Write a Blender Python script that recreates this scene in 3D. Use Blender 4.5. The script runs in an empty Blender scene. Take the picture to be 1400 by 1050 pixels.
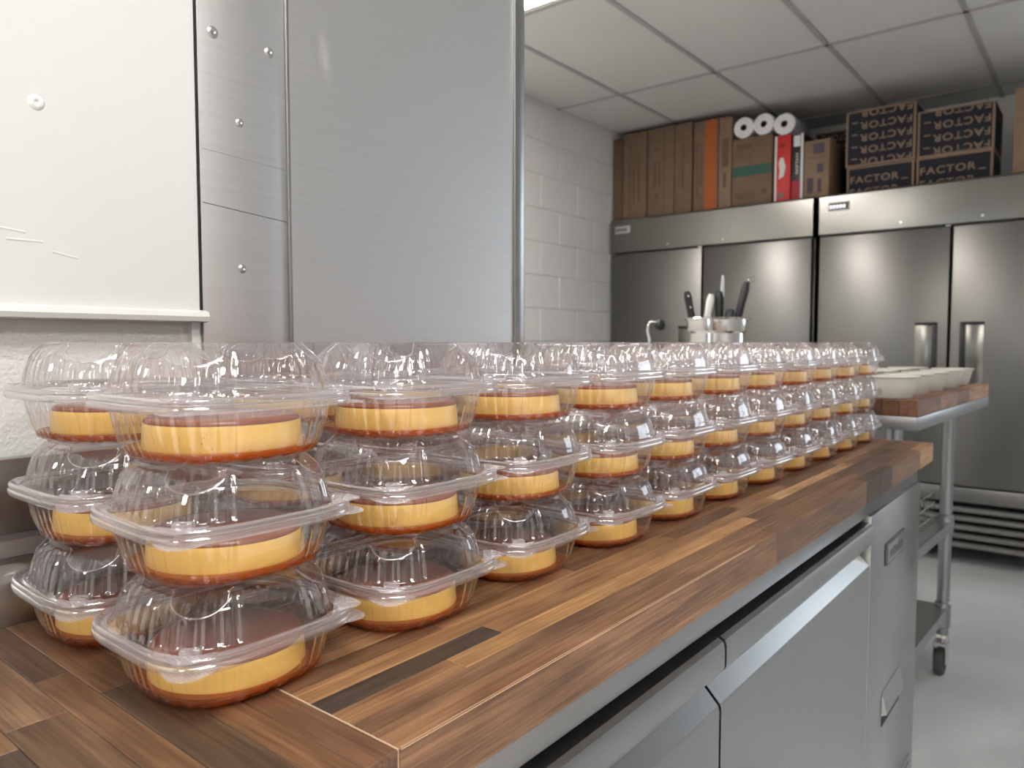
import bpy, bmesh, math, random
from mathutils import Vector, Matrix
random.seed(11)
SC = bpy.context.scene
COL = SC.collection
PI = math.pi
E = 1.19                      # eye height above the floor (m)

# ------------------------------------------------------------------ camera
f_px = 1012.0
pitch = math.atan(57 / f_px)
yaw = math.atan(816 / math.hypot(f_px, 57))
cam = bpy.data.cameras.new('camera'); camo = bpy.data.objects.new('camera', cam); COL.objects.link(camo)
Fv = Vector((math.cos(yaw) * math.cos(pitch), math.sin(yaw) * math.cos(pitch), -math.sin(pitch)))
Rv = Fv.cross(Vector((0, 0, 1))).normalized(); Uv = Rv.cross(Fv)
camo.matrix_world = Matrix(((Rv.x, Uv.x, -Fv.x, 0), (Rv.y, Uv.y, -Fv.y, 0), (Rv.z, Uv.z, -Fv.z, E), (0, 0, 0, 1)))
cam.sensor_width = 36; cam.lens = f_px / 1400 * 36; cam.clip_start = 0.02; cam.clip_end = 60
cam.dof.use_dof = True; cam.dof.focus_distance = 0.60; cam.dof.aperture_fstop = cam.lens / 2.4
SC.camera = camo

# ------------------------------------------------------------------ light, exposure
SC.view_settings.view_transform = 'Standard'; SC.view_settings.look = 'None'
SC.view_settings.gamma = 1.0; SC.view_settings.use_curve_mapping = False
SC.view_settings.exposure = 0.25
TROFFER = 18.0                 # emission of the lit ceiling panels
W = bpy.data.worlds.new('world'); SC.world = W; W.use_nodes = True
W.node_tree.nodes['Background'].inputs[0].default_value = (0.78, 0.89, 1.0, 1)
W.node_tree.nodes['Background'].inputs[1].default_value = 4.5
cy = SC.cycles
cy.max_bounces = 14; cy.transparent_max_bounces = 64; cy.transmission_bounces = 12; cy.glossy_bounces = 5; cy.diffuse_bounces = 5
cy.caustics_reflective = False; cy.caustics_refractive = False; cy.sample_clamp_indirect = 6.0

# ------------------------------------------------------------------ materials
MATS = {}
def newmat(name):
    m = bpy.data.materials.new(name); m.use_nodes = True
    nt = m.node_tree; bs = nt.nodes['Principled BSDF']; MATS[name] = m
    return m, nt, bs
def N(nt, typ, **kw):
    n = nt.nodes.new(typ)
    for k, v in kw.items(): setattr(n, k, v)
    return n
def S(n, **kw):
    for k, v in kw.items():
        n.inputs[k.replace('_', ' ')].default_value = v
    return n
def rgba(c): return (c[0], c[1], c[2], 1)
def srgb(r, g, b):
    f = lambda v: (v / 255 / 12.92) if v <= 10 else (((v / 255 + .055) / 1.055) ** 2.4)
    return (f(r), f(g), f(b))
def noise_bump(nt, bs, scale, strength, dist=0.002, stretch=None, detail=4, coord='Object'):
    tc = N(nt, 'ShaderNodeTexCoord'); mp = N(nt, 'ShaderNodeMapping'); nz = N(nt, 'ShaderNodeTexNoise'); bp = N(nt, 'ShaderNodeBump')
    nt.links.new(tc.outputs[coord], mp.inputs[0]); nt.links.new(mp.outputs[0], nz.inputs['Vector'])
    if stretch: mp.inputs['Scale'].default_value = stretch
    nz.inputs['Scale'].default_value = scale; nz.inputs['Detail'].default_value = detail
    bp.inputs['Strength'].default_value = strength; bp.inputs['Distance'].default_value = dist
    nt.links.new(nz.outputs[0], bp.inputs['Height']); nt.links.new(bp.outputs[0], bs.inputs['Normal'])
    return nz, mp
def vary(nt, bs, nz, c1, c2, lo=.35, hi=.65):
    cr = N(nt, 'ShaderNodeValToRGB'); cr.color_ramp.elements[0].position = lo; cr.color_ramp.elements[1].position = hi
    cr.color_ramp.elements[0].color = rgba(c1); cr.color_ramp.elements[1].color = rgba(c2)
    nt.links.new(nz.outputs[0], cr.inputs[0]); nt.links.new(cr.outputs[0], bs.inputs['Base Color'])
def plain(name, c, rough=.5, metal=0, spec=.5):
    m, nt, bs = newmat(name)
    bs.inputs['Base Color'].default_value = rgba(c); bs.inputs['Roughness'].default_value = rough
    bs.inputs['Metallic'].default_value = metal; bs.inputs['Specular IOR Level'].default_value = spec
    return m
def steel(name, c, rough, tangent, brush, aniso=.7, bump=.04):
    m, nt, bs = newmat(name)
    bs.inputs['Metallic'].default_value = 1; bs.inputs['Roughness'].default_value = rough
    bs.inputs['Anisotropic'].default_value = aniso
    tv = N(nt, 'ShaderNodeCombineXYZ')
    for i in range(3): tv.inputs[i].default_value = tangent[i]
    nt.links.new(tv.outputs[0], bs.inputs['Tangent'])
    tc = N(nt, 'ShaderNodeNewGeometry'); mp = N(nt, 'ShaderNodeMapping'); nz = N(nt, 'ShaderNodeTexNoise')
    mp.inputs['Scale'].default_value = brush
    nt.links.new(tc.outputs['Position'], mp.inputs[0]); nt.links.new(mp.outputs[0], nz.inputs['Vector'])
    nz.inputs['Scale'].default_value = 1; nz.inputs['Detail'].default_value = 5
    cr = N(nt, 'ShaderNodeValToRGB')
    cr.color_ramp.elements[0].color = rgba([v * .93 for v in c]); cr.color_ramp.elements[1].color = rgba([min(1, v * 1.06) for v in c])
    nt.links.new(nz.outputs[0], cr.inputs[0]); nt.links.new(cr.outputs[0], bs.inputs['Base Color'])
    bp = N(nt, 'ShaderNodeBump'); bp.inputs['Strength'].default_value = bump; bp.inputs['Distance'].default_value = .001
    nt.links.new(nz.outputs[0], bp.inputs['Height']); nt.links.new(bp.outputs[0], bs.inputs['Normal'])
    return m

# stainless steels: brushed along X (counter, wall sheets) or along Y (refrigerators)
M_STEEL_X = steel('steel_brushed_along_x', (.40, .395, .39), .30, (0, 0, 1), (3, 300, 300), .6)
M_STEEL_Y = steel('steel_brushed_along_y', (.205, .197, .186), .34, (0, 0, 1), (300, 3, 300), .2)
M_STEEL_H = steel('steel_header', (.24, .232, .213), .22, (0, 0, 1), (300, 3, 300), .3)
M_SHEET = steel('steel_wall_sheet', (.76, .755, .75), .48, (0, 0, 1), (1.5, 60, 260), .45, .012)
M_CHROME = plain('polished_steel', (.72, .70, .67), .10, 1)
M_CARTSTEEL = plain('satin_steel', (.37, .375, .38), .36, 1)
M_GALV = plain('galvanised_tube', (.33, .345, .35), .38, 1)
M_BLACK = plain('black_plastic', (.012, .012, .013), .38)
M_DARK = plain('dark_gasket', (.02, .02, .021), .7)
M_WHITEPL = plain('white_plastic', (.82, .81, .76), .35)
M_BLADE = plain('blade_steel', (.62, .62, .63), .2, 1)
M_RUBBER = plain('rubber_tyre', (.05, .05, .05), .7)
M_SCREW = plain('screw_zinc', (.55, .54, .52), .35, 1)
M_PAINTSCREW = plain('painted_screw', (.78, .78, .76), .5)

def paint(name, c, scale, bump, rough=.55, dist=.002):
    m, nt, bs = newmat(name); bs.inputs['Roughness'].default_value = rough
    nz, _ = noise_bump(nt, bs, scale, bump, dist)
    n2 = N(nt, 'ShaderNodeTexNoise'); n2.inputs['Scale'].default_value = 3; tc = N(nt, 'ShaderNodeNewGeometry')
    nt.links.new(tc.outputs['Position'], n2.inputs['Vector'])
    vary(nt, bs, n2, [v * .965 for v in c], c, .3, .7)
    return m
M_BOARD = paint('smooth_white_board', (.71, .71, .70), 45, .12, .5, .0015)
M_PLASTER = paint('orange_peel_paint', (.74, .735, .715), 260, .75, .6, .0022)
M_WALLP = paint('white_wall_paint', (.76, .75, .73), 60, .15)
M_WALLG = paint('grey_wall_paint', (.58, .58, .58), 60, .15)
M_BLOCK = paint('painted_block', (.86, .85, .83), 90, .35, .6)
M_JOINT = paint('painted_joint', (.77, .76, .735), 90, .2, .7)
M_TILE = paint('ceiling_tile', (.70, .68, .655), 190, .5, .9, .0015)
M_TBAR = plain('ceiling_grid_paint', (.42, .41, .40), .6)
m, nt, bs = newmat('floor_epoxy'); M_FLOOR = m; bs.inputs['Roughness'].default_value = .38
nz, mp = noise_bump(nt, bs, 2.6, .02, .01, None, 8); vary(nt, bs, nz, (.60, .605, .61), (.74, .745, .75), .3, .7)

def wood():
    m, nt, bs = newmat('walnut_butcher_block'); bs.inputs['Roughness'].default_value = .42
    tc = N(nt, 'ShaderNodeTexCoord'); oi = N(nt, 'ShaderNodeObjectInfo')
    ad = N(nt, 'ShaderNodeVectorMath', operation='ADD'); sc_ = N(nt, 'ShaderNodeVectorMath', operation='SCALE')
    cmb = N(nt, 'ShaderNodeCombineXYZ')
    nt.links.new(oi.outputs['Random'], cmb.inputs[0]); nt.links.new(oi.outputs['Random'], cmb.inputs[1]); nt.links.new(oi.outputs['Random'], cmb.inputs[2])
    nt.links.new(cmb.outputs[0], sc_.inputs[0]); sc_.inputs['Scale'].default_value = 7.0
    nt.links.new(tc.outputs['Object'], ad.inputs[0]); nt.links.new(sc_.outputs[0], ad.inputs[1])
    def nz(scale, stretch, detail, dist=0):
        mp = N(nt, 'ShaderNodeMapping'); mp.inputs['Scale'].default_value = stretch; nt.links.new(ad.outputs[0], mp.inputs[0])
        n = N(nt, 'ShaderNodeTexNoise'); n.inputs['Scale'].default_value = scale; n.inputs['Detail'].default_value = detail; n.inputs['Distortion'].default_value = dist
        nt.links.new(mp.outputs[0], n.inputs['Vector']); return n
    g1 = nz(1, (5, 75, 75), 6, 1.0); g2 = nz(1, (14, 420, 420), 3); g3 = nz(1, (9, 14, 14), 3, .6)
    r1 = N(nt, 'ShaderNodeValToRGB'); e = r1.color_ramp.elements
    e[0].position = .28; e[0].color = (.62, .58, .56, 1); e[1].position = .72; e[1].color = (1.30, 1.28, 1.24, 1)
    nt.links.new(g1.outputs[0], r1.inputs[0])
    r2 = N(nt, 'ShaderNodeValToRGB'); e = r2.color_ramp.elements
    e[0].position = .36; e[0].color = (.66, .62, .60, 1); e[1].position = .60; e[1].color = (1.06, 1.06, 1.06, 1)
    nt.links.new(g2.outputs[0], r2.inputs[0])
    r3 = N(nt, 'ShaderNodeValToRGB'); e = r3.color_ramp.elements
    e[0].position = .25; e[0].color = (.70, .67, .65, 1); e[1].position = .6; e[1].color = (1.16, 1.17, 1.15, 1)
    nt.links.new(g3.outputs[0], r3.inputs[0])
    prev = oi.outputs['Color']
    for r in (r1, r2, r3):
        mx = N(nt, 'ShaderNodeMix', data_type='RGBA', blend_type='MULTIPLY'); mx.inputs['Factor'].default_value = 1
        nt.links.new(prev, mx.inputs['A']); nt.links.new(r.outputs[0], mx.inputs['B']); prev = mx.outputs['Result']
    nt.links.new(prev, bs.inputs['Base Color'])
    bp = N(nt, 'ShaderNodeBump'); bp.inputs['Strength'].default_value = .12; bp.inputs['Distance'].default_value = .001
    nt.links.new(g2.outputs[0], bp.inputs['Height']); nt.links.new(bp.outputs[0], bs.inputs['Normal'])
    return m
M_WOOD = wood()
def plastic(name, haze, refl=.10, texture=False):
    m, nt, bs = newmat(name); nt.nodes.remove(bs); out = nt.nodes['Material Output']
    tr = N(nt, 'ShaderNodeBsdfTransparent'); tr.inputs[0].default_value = (.975, .968, .972, 1)
    gl = N(nt, 'ShaderNodeBsdfGlossy'); gl.inputs['Roughness'].default_value = .06; gl.inputs[0].default_value = (1, .985, .99, 1)
    df = N(nt, 'ShaderNodeBsdfDiffuse'); df.inputs[0].default_value = (.86, .82, .86, 1)
    tl = N(nt, 'ShaderNodeBsdfTranslucent'); tl.inputs[0].default_value = (.86, .82, .86, 1)
    # reflectance of a thin sheet seen from either side (Schlick)
    lw = N(nt, 'ShaderNodeLayerWeight'); lw.inputs['Blend'].default_value = .5
    p5 = N(nt, 'ShaderNodeMath', operation='POWER'); p5.inputs[1].default_value = 5; nt.links.new(lw.outputs['Facing'], p5.inputs[0])
    f2 = N(nt, 'ShaderNodeMath', operation='MULTIPLY_ADD', use_clamp=True); f2.inputs[1].default_value = .75; f2.inputs[2].default_value = refl
    nt.links.new(p5.outputs[0], f2.inputs[0])
    pw = N(nt, 'ShaderNodeMath', operation='POWER'); pw.inputs[1].default_value = 2.5; nt.links.new(lw.outputs['Facing'], pw.inputs[0])
    hz = N(nt, 'ShaderNodeMath', operation='MULTIPLY_ADD', use_clamp=True); hz.inputs[1].default_value = haze * 4; hz.inputs[2].default_value = haze
    nt.links.new(pw.outputs[0], hz.inputs[0])
    sc = N(nt, 'ShaderNodeMixShader'); sc.inputs[0].default_value = .5; nt.links.new(df.outputs[0], sc.inputs[1]); nt.links.new(tl.outputs[0], sc.inputs[2])
    m1 = N(nt, 'ShaderNodeMixShader'); nt.links.new(hz.outputs[0], m1.inputs[0]); nt.links.new(tr.outputs[0], m1.inputs[1]); nt.links.new(sc.outputs[0], m1.inputs[2])
    m2 = N(nt, 'ShaderNodeMixShader'); nt.links.new(f2.outputs[0], m2.inputs[0]); nt.links.new(m1.outputs[0], m2.inputs[1]); nt.links.new(gl.outputs[0], m2.inputs[2])
    nt.links.new(m2.outputs[0], out.inputs[0])
    tc = N(nt, 'ShaderNodeTexCoord'); bp = N(nt, 'ShaderNodeBump')
    if texture:      # raised diamond grid: cloudier ridges between clear cells
        pw.inputs[1].default_value = 4
        vo = N(nt, 'ShaderNodeTexChecker'); mp = N(nt, 'ShaderNodeMapping'); mp.inputs['Rotation'].default_value = (0, 0, PI / 4)
        vo.inputs['Scale'].default_value = 620
        nt.links.new(tc.outputs['Object'], mp.inputs[0]); nt.links.new(mp.outputs[0], vo.inputs['Vector'])
        bp.inputs['Strength'].default_value = .6; bp.inputs['Distance'].default_value = .0006; nt.links.new(vo.outputs['Fac'], bp.inputs['Height'])
        ma = N(nt, 'ShaderNodeMath', operation='MULTIPLY_ADD'); ma.inputs[1].default_value = .32; nt.links.new(vo.outputs['Fac'], ma.inputs[0]); nt.links.new(hz.outputs[0], ma.inputs[2])
        nt.links.new(ma.outputs[0], m1.inputs[0])
        nt.links.new(bp.outputs[0], gl.inputs['Normal'])
    else:
        nz = N(nt, 'ShaderNodeTexNoise'); nz.inputs['Scale'].default_value = 90; nz.inputs['Detail'].default_value = 2
        nt.links.new(tc.outputs['Object'], nz.inputs['Vector'])
        bp.inputs['Strength'].default_value = .05; bp.inputs['Distance'].default_value = .002; nt.links.new(nz.outputs[0], bp.inputs['Height'])
        nt.links.new(bp.outputs[0], gl.inputs['Normal'])
    return m
M_PET = plastic('clear_plastic', .011, .10)
M_PETRIM = plastic('clear_plastic_rim', .19, .26)
M_PETRIB = plastic('clear_plastic_rib', .016, .14)  # rib flanks of bowl and lid: bright edge lines put in as haze
M_PETRIBL = plastic('clear_plastic_lid_rib', .075, .18)
M_PETTAB = plastic('embossed_clear_plastic', .06, .08, True)
# custard, caramel
m, nt, bs = newmat('custard'); M_CUST = m
bs.inputs['Roughness'].default_value = .32; bs.inputs['Subsurface Weight'].default_value = .35
bs.inputs['Subsurface Radius'].default_value = (.012, .006, .002); bs.inputs['Subsurface Scale'].default_value = .4
nz, mp = noise_bump(nt, bs, 60, .06, .001); vary(nt, bs, nz, (.84, .525, .130), (.88, .56, .150), .3, .7)
vo = N(nt, 'ShaderNodeTexVoronoi'); vo.inputs['Scale'].default_value = 260
tc = N(nt, 'ShaderNodeTexCoord'); oi = N(nt, 'ShaderNodeObjectInfo'); ad = N(nt, 'ShaderNodeVectorMath', operation='ADD')
nt.links.new(tc.outputs['Object'], ad.inputs[0]); nt.links.new(oi.outputs['Location'], ad.inputs[1]); nt.links.new(ad.outputs[0], vo.inputs['Vector'])
n3 = N(nt, 'ShaderNodeTexNoise'); n3.inputs['Scale'].default_value = 30; nt.links.new(ad.outputs[0], n3.inputs['Vector'])
lt = N(nt, 'ShaderNodeMath', operation='LESS_THAN'); lt.inputs[1].default_value = .10; nt.links.new(vo.outputs['Distance'], lt.inputs[0])
gt = N(nt, 'ShaderNodeMath', operation='GREATER_THAN'); gt.inputs[1].default_value = .56; nt.links.new(n3.outputs[0], gt.inputs[0])
ml = N(nt, 'ShaderNodeMath', operation='MULTIPLY'); nt.links.new(lt.outputs[0], ml.inputs[0]); nt.links.new(gt.outputs[0], ml.inputs[1])
old = bs.inputs['Base Color'].links[0].from_socket
mx = N(nt, 'ShaderNodeMix', data_type='RGBA'); nt.links.new(ml.outputs[0], mx.inputs['Factor']); nt.links.new(old, mx.inputs['A'])
mx.inputs['B'].default_value = (.42, .20, .03, 1); nt.links.new(mx.outputs['Result'], bs.inputs['Base Color'])
M_GLAZE = plain('caramel_glaze', (.27, .085, .045), .16)
MATS['caramel_glaze'].node_tree.nodes['Principled BSDF'].inputs['Subsurface Weight'].default_value = .2
MATS['caramel_glaze'].node_tree.nodes['Principled BSDF'].inputs['Subsurface Radius'].default_value = (.004, .001, .0005)
def caramel():
    m, nt, bs = newmat('caramel_sauce'); nt.nodes.remove(bs); out = nt.nodes['Material Output']
    tr = N(nt, 'ShaderNodeBsdfTransparent'); tr.inputs[0].default_value = (.92, .45, .06, 1)
    df = N(nt, 'ShaderNodeBsdfDiffuse'); df.inputs[0].default_value = (.42, .13, .012, 1)
    tl = N(nt, 'ShaderNodeBsdfTranslucent'); tl.inputs[0].default_value = (.85, .34, .03, 1)
    gl = N(nt, 'ShaderNodeBsdfGlossy'); gl.inputs['Roughness'].default_value = .08
    lw = N(nt, 'ShaderNodeLayerWeight'); lw.inputs['Blend'].default_value = .5
    p5 = N(nt, 'ShaderNodeMath', operation='POWER'); p5.inputs[1].default_value = 5; nt.links.new(lw.outputs['Facing'], p5.inputs[0])
    fr = N(nt, 'ShaderNodeMath', operation='MULTIPLY_ADD', use_clamp=True); fr.inputs[1].default_value = .9; fr.inputs[2].default_value = .035
    nt.links.new(p5.outputs[0], fr.inputs[0])
    a = N(nt, 'ShaderNodeMixShader'); a.inputs[0].default_value = .5; nt.links.new(df.outputs[0], a.inputs[1]); nt.links.new(tl.outputs[0], a.inputs[2])
    b = N(nt, 'ShaderNodeMixShader'); b.inputs[0].default_value = .40; nt.links.new(tr.outputs[0], b.inputs[1]); nt.links.new(a.outputs[0], b.inputs[2])
    c = N(nt, 'ShaderNodeMixShader'); nt.links.new(fr.outputs[0], c.inputs[0]); nt.links.new(b.outputs[0], c.inputs[1]); nt.links.new(gl.outputs[0], c.inputs[2])
    nt.links.new(c.outputs[0], out.inputs[0]); return m
M_CARAMEL = caramel()
def card(name, c):
    m, nt, bs = newmat(name); bs.inputs['Roughness'].default_value = .85
    nz, mp = noise_bump(nt, bs, 1, .1, .001, (300, 14, 14), 3); vary(nt, bs, nz, [v * .9 for v in c], [v * 1.06 for v in c], .3, .7); return m
M_CARD = card('cardboard', (.20, .128, .082)); M_CARD2 = card('cardboard_light', (.27, .175, .112)); M_CARDDK = card('cardboard_dark', (.145, .088, .055))
M_INK = plain('box_ink_brown', (.16, .095, .06), .9); M_INKP = plain('box_ink_purple', (.10, .075, .10), .9)
M_NAVY = card('box_navy', (.016, .017, .026)); M_TAN = plain('box_print_tan', (.30, .20, .135), .85)
M_ORANGE = plain('box_orange', (.42, .10, .02), .7); M_GREENB = plain('box_green', (.045, .12, .085), .8); M_REDB = plain('box_red', (.62, .03, .022), .5)
M_PRWHITE = plain('print_white', (.75, .74, .74), .7); M_PAPER = plain('roll_paper', (.86, .85, .84), .9); M_FILM = plain('roll_film', (.42, .41, .43), .3)
M_CUP = plain('cup_ivory', (.58, .57, .51), .5); M_CUPIN = plain('cup_inside', (.86, .84, .72), .4)
M_BADGE = plain('badge_dark', (.08, .085, .095), .4); M_BADGEL = plain('badge_silver', (.6, .6, .62), .3, .8)
m, nt, bs = newmat('lamp_diffuser'); M_LAMP = m
bs.inputs['Base Color'].default_value = (.9, .9, .9, 1); bs.inputs['Emission Color'].default_value = (1, .965, .92, 1); bs.inputs['Emission Strength'].default_value = TROFFER

# ------------------------------------------------------------------ helpers
def tag(o, label=None, cat=None, group=None, kind=None):
    if label: o['label'] = label
    if cat: o['category'] = cat
    if group: o['group'] = group
    if kind: o['kind'] = kind
    return o
def empty(name, loc=(0, 0, 0), rz=0, **kw):
    o = bpy.data.objects.new(name, None); COL.objects.link(o); o.location = loc; o.rotation_euler = (0, 0, rz); o.empty_display_size = .02
    return tag(o, **kw)
def link(name, me, mat=None, parent=None, loc=(0, 0, 0), rz=0, smooth=False):
    if mat is not None and len(me.materials) == 0: me.materials.append(mat)
    o = bpy.data.objects.new(name, me); COL.objects.link(o); o.location = loc; o.rotation_euler = (0, 0, rz)
    if parent: o.parent = parent
    if smooth:
        for p in me.polygons: p.use_smooth = True
    return o
def to_mesh(name, bm, smooth=False, angle=None):
    bmesh.ops.recalc_face_normals(bm, faces=bm.faces)
    if angle is not None:
        for f in bm.faces: f.smooth = True
        for e in bm.edges:
            if len(e.link_faces) == 2 and e.calc_face_angle(0) > angle: e.smooth = False
    elif smooth:
        for f in bm.faces: f.smooth = True
    me = bpy.data.meshes.new(name); bm.to_mesh(me); bm.free(); return me
def add_box(bm, x0, x1, y0, y1, z0, z1, bev=0):
    r = bmesh.ops.create_cube(bm, size=1); vs = r['verts']
    for v in vs: v.co = Vector(((x0 + x1) / 2 + v.co.x * (x1 - x0), (y0 + y1) / 2 + v.co.y * (y1 - y0), (z0 + z1) / 2 + v.co.z * (z1 - z0)))
    if bev:
        es = list({e for v in vs for e in v.link_edges}); bmesh.ops.bevel(bm, geom=es, offset=bev, segments=2, affect='EDGES', profile=.5)
def box(name, x0, x1, y0, y1, z0, z1, mat, parent=None, bev=0, loc=(0, 0, 0)):
    bm = bmesh.new(); add_box(bm, x0, x1, y0, y1, z0, z1, bev)
    return link(name, to_mesh(name, bm, angle=.6 if bev else None), mat, parent, loc)
def add_lathe(bm, prof, n=32, c=(0, 0, 0), close=True):
    rings = []
    for r, z in prof:
        if r < 1e-6: rings.append([bm.verts.new((c[0], c[1], c[2] + z))])
        else: rings.append([bm.verts.new((c[0] + r * math.cos(2 * PI * i / n), c[1] + r * math.sin(2 * PI * i / n), c[2] + z)) for i in range(n)])
    for a, b in zip(rings, rings[1:]):
        for i in range(n):
            j = (i + 1) % n
            if len(a) == 1: bm.faces.new((a[0], b[i], b[j]))
            elif len(b) == 1: bm.faces.new((a[i], a[j], b[0]))
            else: bm.faces.new((a[i], a[j], b[j], b[i]))
def lathe(name, prof, mat, parent=None, n=32, loc=(0, 0, 0), angle=.6):
    bm = bmesh.new(); add_lathe(bm, prof, n); return link(name, to_mesh(name, bm, angle=angle), mat, parent, loc)
def add_tube(bm, pts, rad, n=10):
    pts = [Vector(p) for p in pts]; rings = []
    rads = rad if isinstance(rad, (list, tuple)) else [rad] * len(pts)
    up = None
    for i, p in enumerate(pts):
        d = (pts[min(i + 1, len(pts) - 1)] - pts[max(i - 1, 0)]).normalized()
        if up is None: up = d.orthogonal().normalized()
        s = (up - d * up.dot(d)).normalized(); up = s; t = d.cross(s)
        rings.append([bm.verts.new(p + (s * math.cos(2 * PI * k / n) + t * math.sin(2 * PI * k / n)) * rads[i]) for k in range(n)])
    for a, b in zip(rings, rings[1:]):
        for k in range(n): bm.faces.new((a[k], a[(k + 1) % n], b[(k + 1) % n], b[k]))
    bm.faces.new(rings[0]); bm.faces.new(rings[-1])
def tube(name, pts, rad, mat, parent=None, n=12):
    bm = bmesh.new(); add_tube(bm, pts, rad, n); return link(name, to_mesh(name, bm, angle=.8), mat, parent)
def extrude_profile(name, prof, axis, a0, a1, mat, parent=None, angle=.5):
    """closed profile in the two other axes, run along axis ('x' or 'y') from a0 to a1"""
    bm = bmesh.new(); R = []
    for a in (a0, a1):
        R.append([bm.verts.new((a, p[0], p[1]) if axis == 'x' else (p[0], a, p[1])) for p in prof])
    n = len(prof)
    for i in range(n): bm.faces.new((R[0][i], R[0][(i + 1) % n], R[1][(i + 1) % n], R[1][i]))
    bm.faces.new(R[0]); bm.faces.new(R[1])
    return link(name, to_mesh(name, bm, angle=angle), mat, parent)
ORD = ['first', 'second', 'third', 'fourth', 'fifth', 'sixth', 'seventh', 'eighth', 'ninth', 'tenth', 'eleventh', 'twelfth']

# ------------------------------------------------------------------ room shell
CEIL = E + 1.465
X0, X1, Y0, Y1 = -4.2, 5.36, -2.7, 2.76
tag(box('floor', X0 - .2, X1 + .2, Y0 - .2, Y1 + .2, -.1, 0, M_FLOOR), 'smooth grey sealed concrete kitchen floor', 'floor', kind='structure')
# far side wall and end wall of painted block: joint bed plus blocks
FWY0, FWY1, FWZ0, FWZ1 = -2.35, -.95, 1.05, 2.15
def block_wall(name, label, axis, pos, a0, a1, z0, z1, full):
    """wall plane at pos; blocks built for the seen part a0..a1, z0..z1; full = (lo, hi) of the whole wall"""
    if axis == 'y':   # runs along x at y = pos, seen from -y
        w = box(name, full[0], full[1], pos + .004, pos + .15, 0, CEIL + .2, M_JOINT)
    else:
        bm = bmesh.new()
        for (p, q, r, t_) in ((full[0], FWY0, 0, CEIL + .2), (FWY1, full[1], 0, CEIL + .2), (FWY0, FWY1, 0, FWZ0), (FWY0, FWY1, FWZ1, CEIL + .2)):
            add_box(bm, pos + .004, pos + .15, p, q, r, t_)
        w = link(name, to_mesh(name, bm), M_JOINT)
    tag(w, label, 'wall', kind='structure')
    L, H = .406, .2045; shared = {}
    kz = 0; z = E + .207 * 1.023 - H * 8
    while z < z1:
        if z + H > z0:
            a = a0 - (L / 2 if kz % 2 else 0)
            while a < a1:
                b0, b1 = max(a, a0), min(a + L, a1); zt = min(z + H, CEIL + .02)
                if b1 - b0 > .03 and zt - z > .02:
                    key = (round(b1 - b0, 3), round(zt - z, 3))
                    if key not in shared:
                        bm = bmesh.new(); w_, h_ = (b1 - b0) / 2 - .003, (zt - z) / 2 - .003
                        if axis == 'y': add_box(bm, -w_, w_, 0, .012, -h_, h_)
                        else: add_box(bm, 0, .012, -w_, w_, -h_, h_)
                        bmesh.ops.bevel(bm, geom=[e for e in bm.edges], offset=.002, segments=1, affect='EDGES')
                        shared[key] = to_mesh('block', bm)
                    c = ((b0 + b1) / 2, pos - .001, (z + zt) / 2) if axis == 'y' else (pos - .001, (b0 + b1) / 2, (z + zt) / 2)
                    link('block', shared[key], M_BLOCK, w, c)
                a += L
        z += H; kz += 1
    return w
block_wall('wall_left', 'white painted concrete block wall beside the tall refrigerators', 'y', Y1, 3.1, X1, E - .4, CEIL, (X0, X1))
block_wall('wall_far', 'white painted block wall behind the tall refrigerators', 'x', X1, -1.0, 1.4, E + .7, CEIL, (Y0 - .2, Y1 + .2))
tag(box('wall_right', X0 - .2, X1 + .2, Y0 - .15, Y0, 0, CEIL + .2, M_WALLG), 'plain grey kitchen wall facing the worktop', 'wall', kind='structure')
# rear wall with a daylight window
wy0, wy1, wz0, wz1 = 1.55, 2.15, .5, 2.2
bm = bmesh.new()
for (a, b, c, d) in ((Y0 - .2, wy0, 0, CEIL + .2), (wy1, Y1 + .2, 0, CEIL + .2), (wy0, wy1, 0, wz0), (wy0, wy1, wz1, CEIL + .2)):
    add_box(bm, X0 - .15, X0, a, b, c, d)
tag(link('wall_rear', to_mesh('wall_rear', bm), M_WALLP), 'white rear kitchen wall with a narrow window', 'wall', kind='structure')
bm = bmesh.new()
for (a, b, c, d) in ((wy0, wy0 + .03, wz0, wz1), (wy1 - .03, wy1, wz0, wz1), (wy0, wy1, wz0, wz0 + .03), (wy0, wy1, wz1 - .03, wz1), (wy0, wy1, 1.33, 1.36)):
    add_box(bm, X0 - .1, X0 - .04, a, b, c, d)
tag(link('window_1', to_mesh('window_1', bm), M_WHITEPL), 'narrow white framed daylight window', 'window', kind='structure')

bm = bmesh.new(); fm = (FWY0 + FWY1) / 2
for (a, b, c, d) in ((FWY0, FWY0 + .04, FWZ0, FWZ1), (FWY1 - .04, FWY1, FWZ0, FWZ1), (FWY0, FWY1, FWZ0, FWZ0 + .04), (FWY0, FWY1, FWZ1 - .04, FWZ1), (fm - .02, fm + .02, FWZ0, FWZ1)):
    add_box(bm, X1 + .05, X1 + .1, a, b, c, d)
tag(link('window_2', to_mesh('window_2', bm), M_WHITEPL), 'wide white framed daylight window beyond the refrigerators', 'window', kind='structure')

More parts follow.
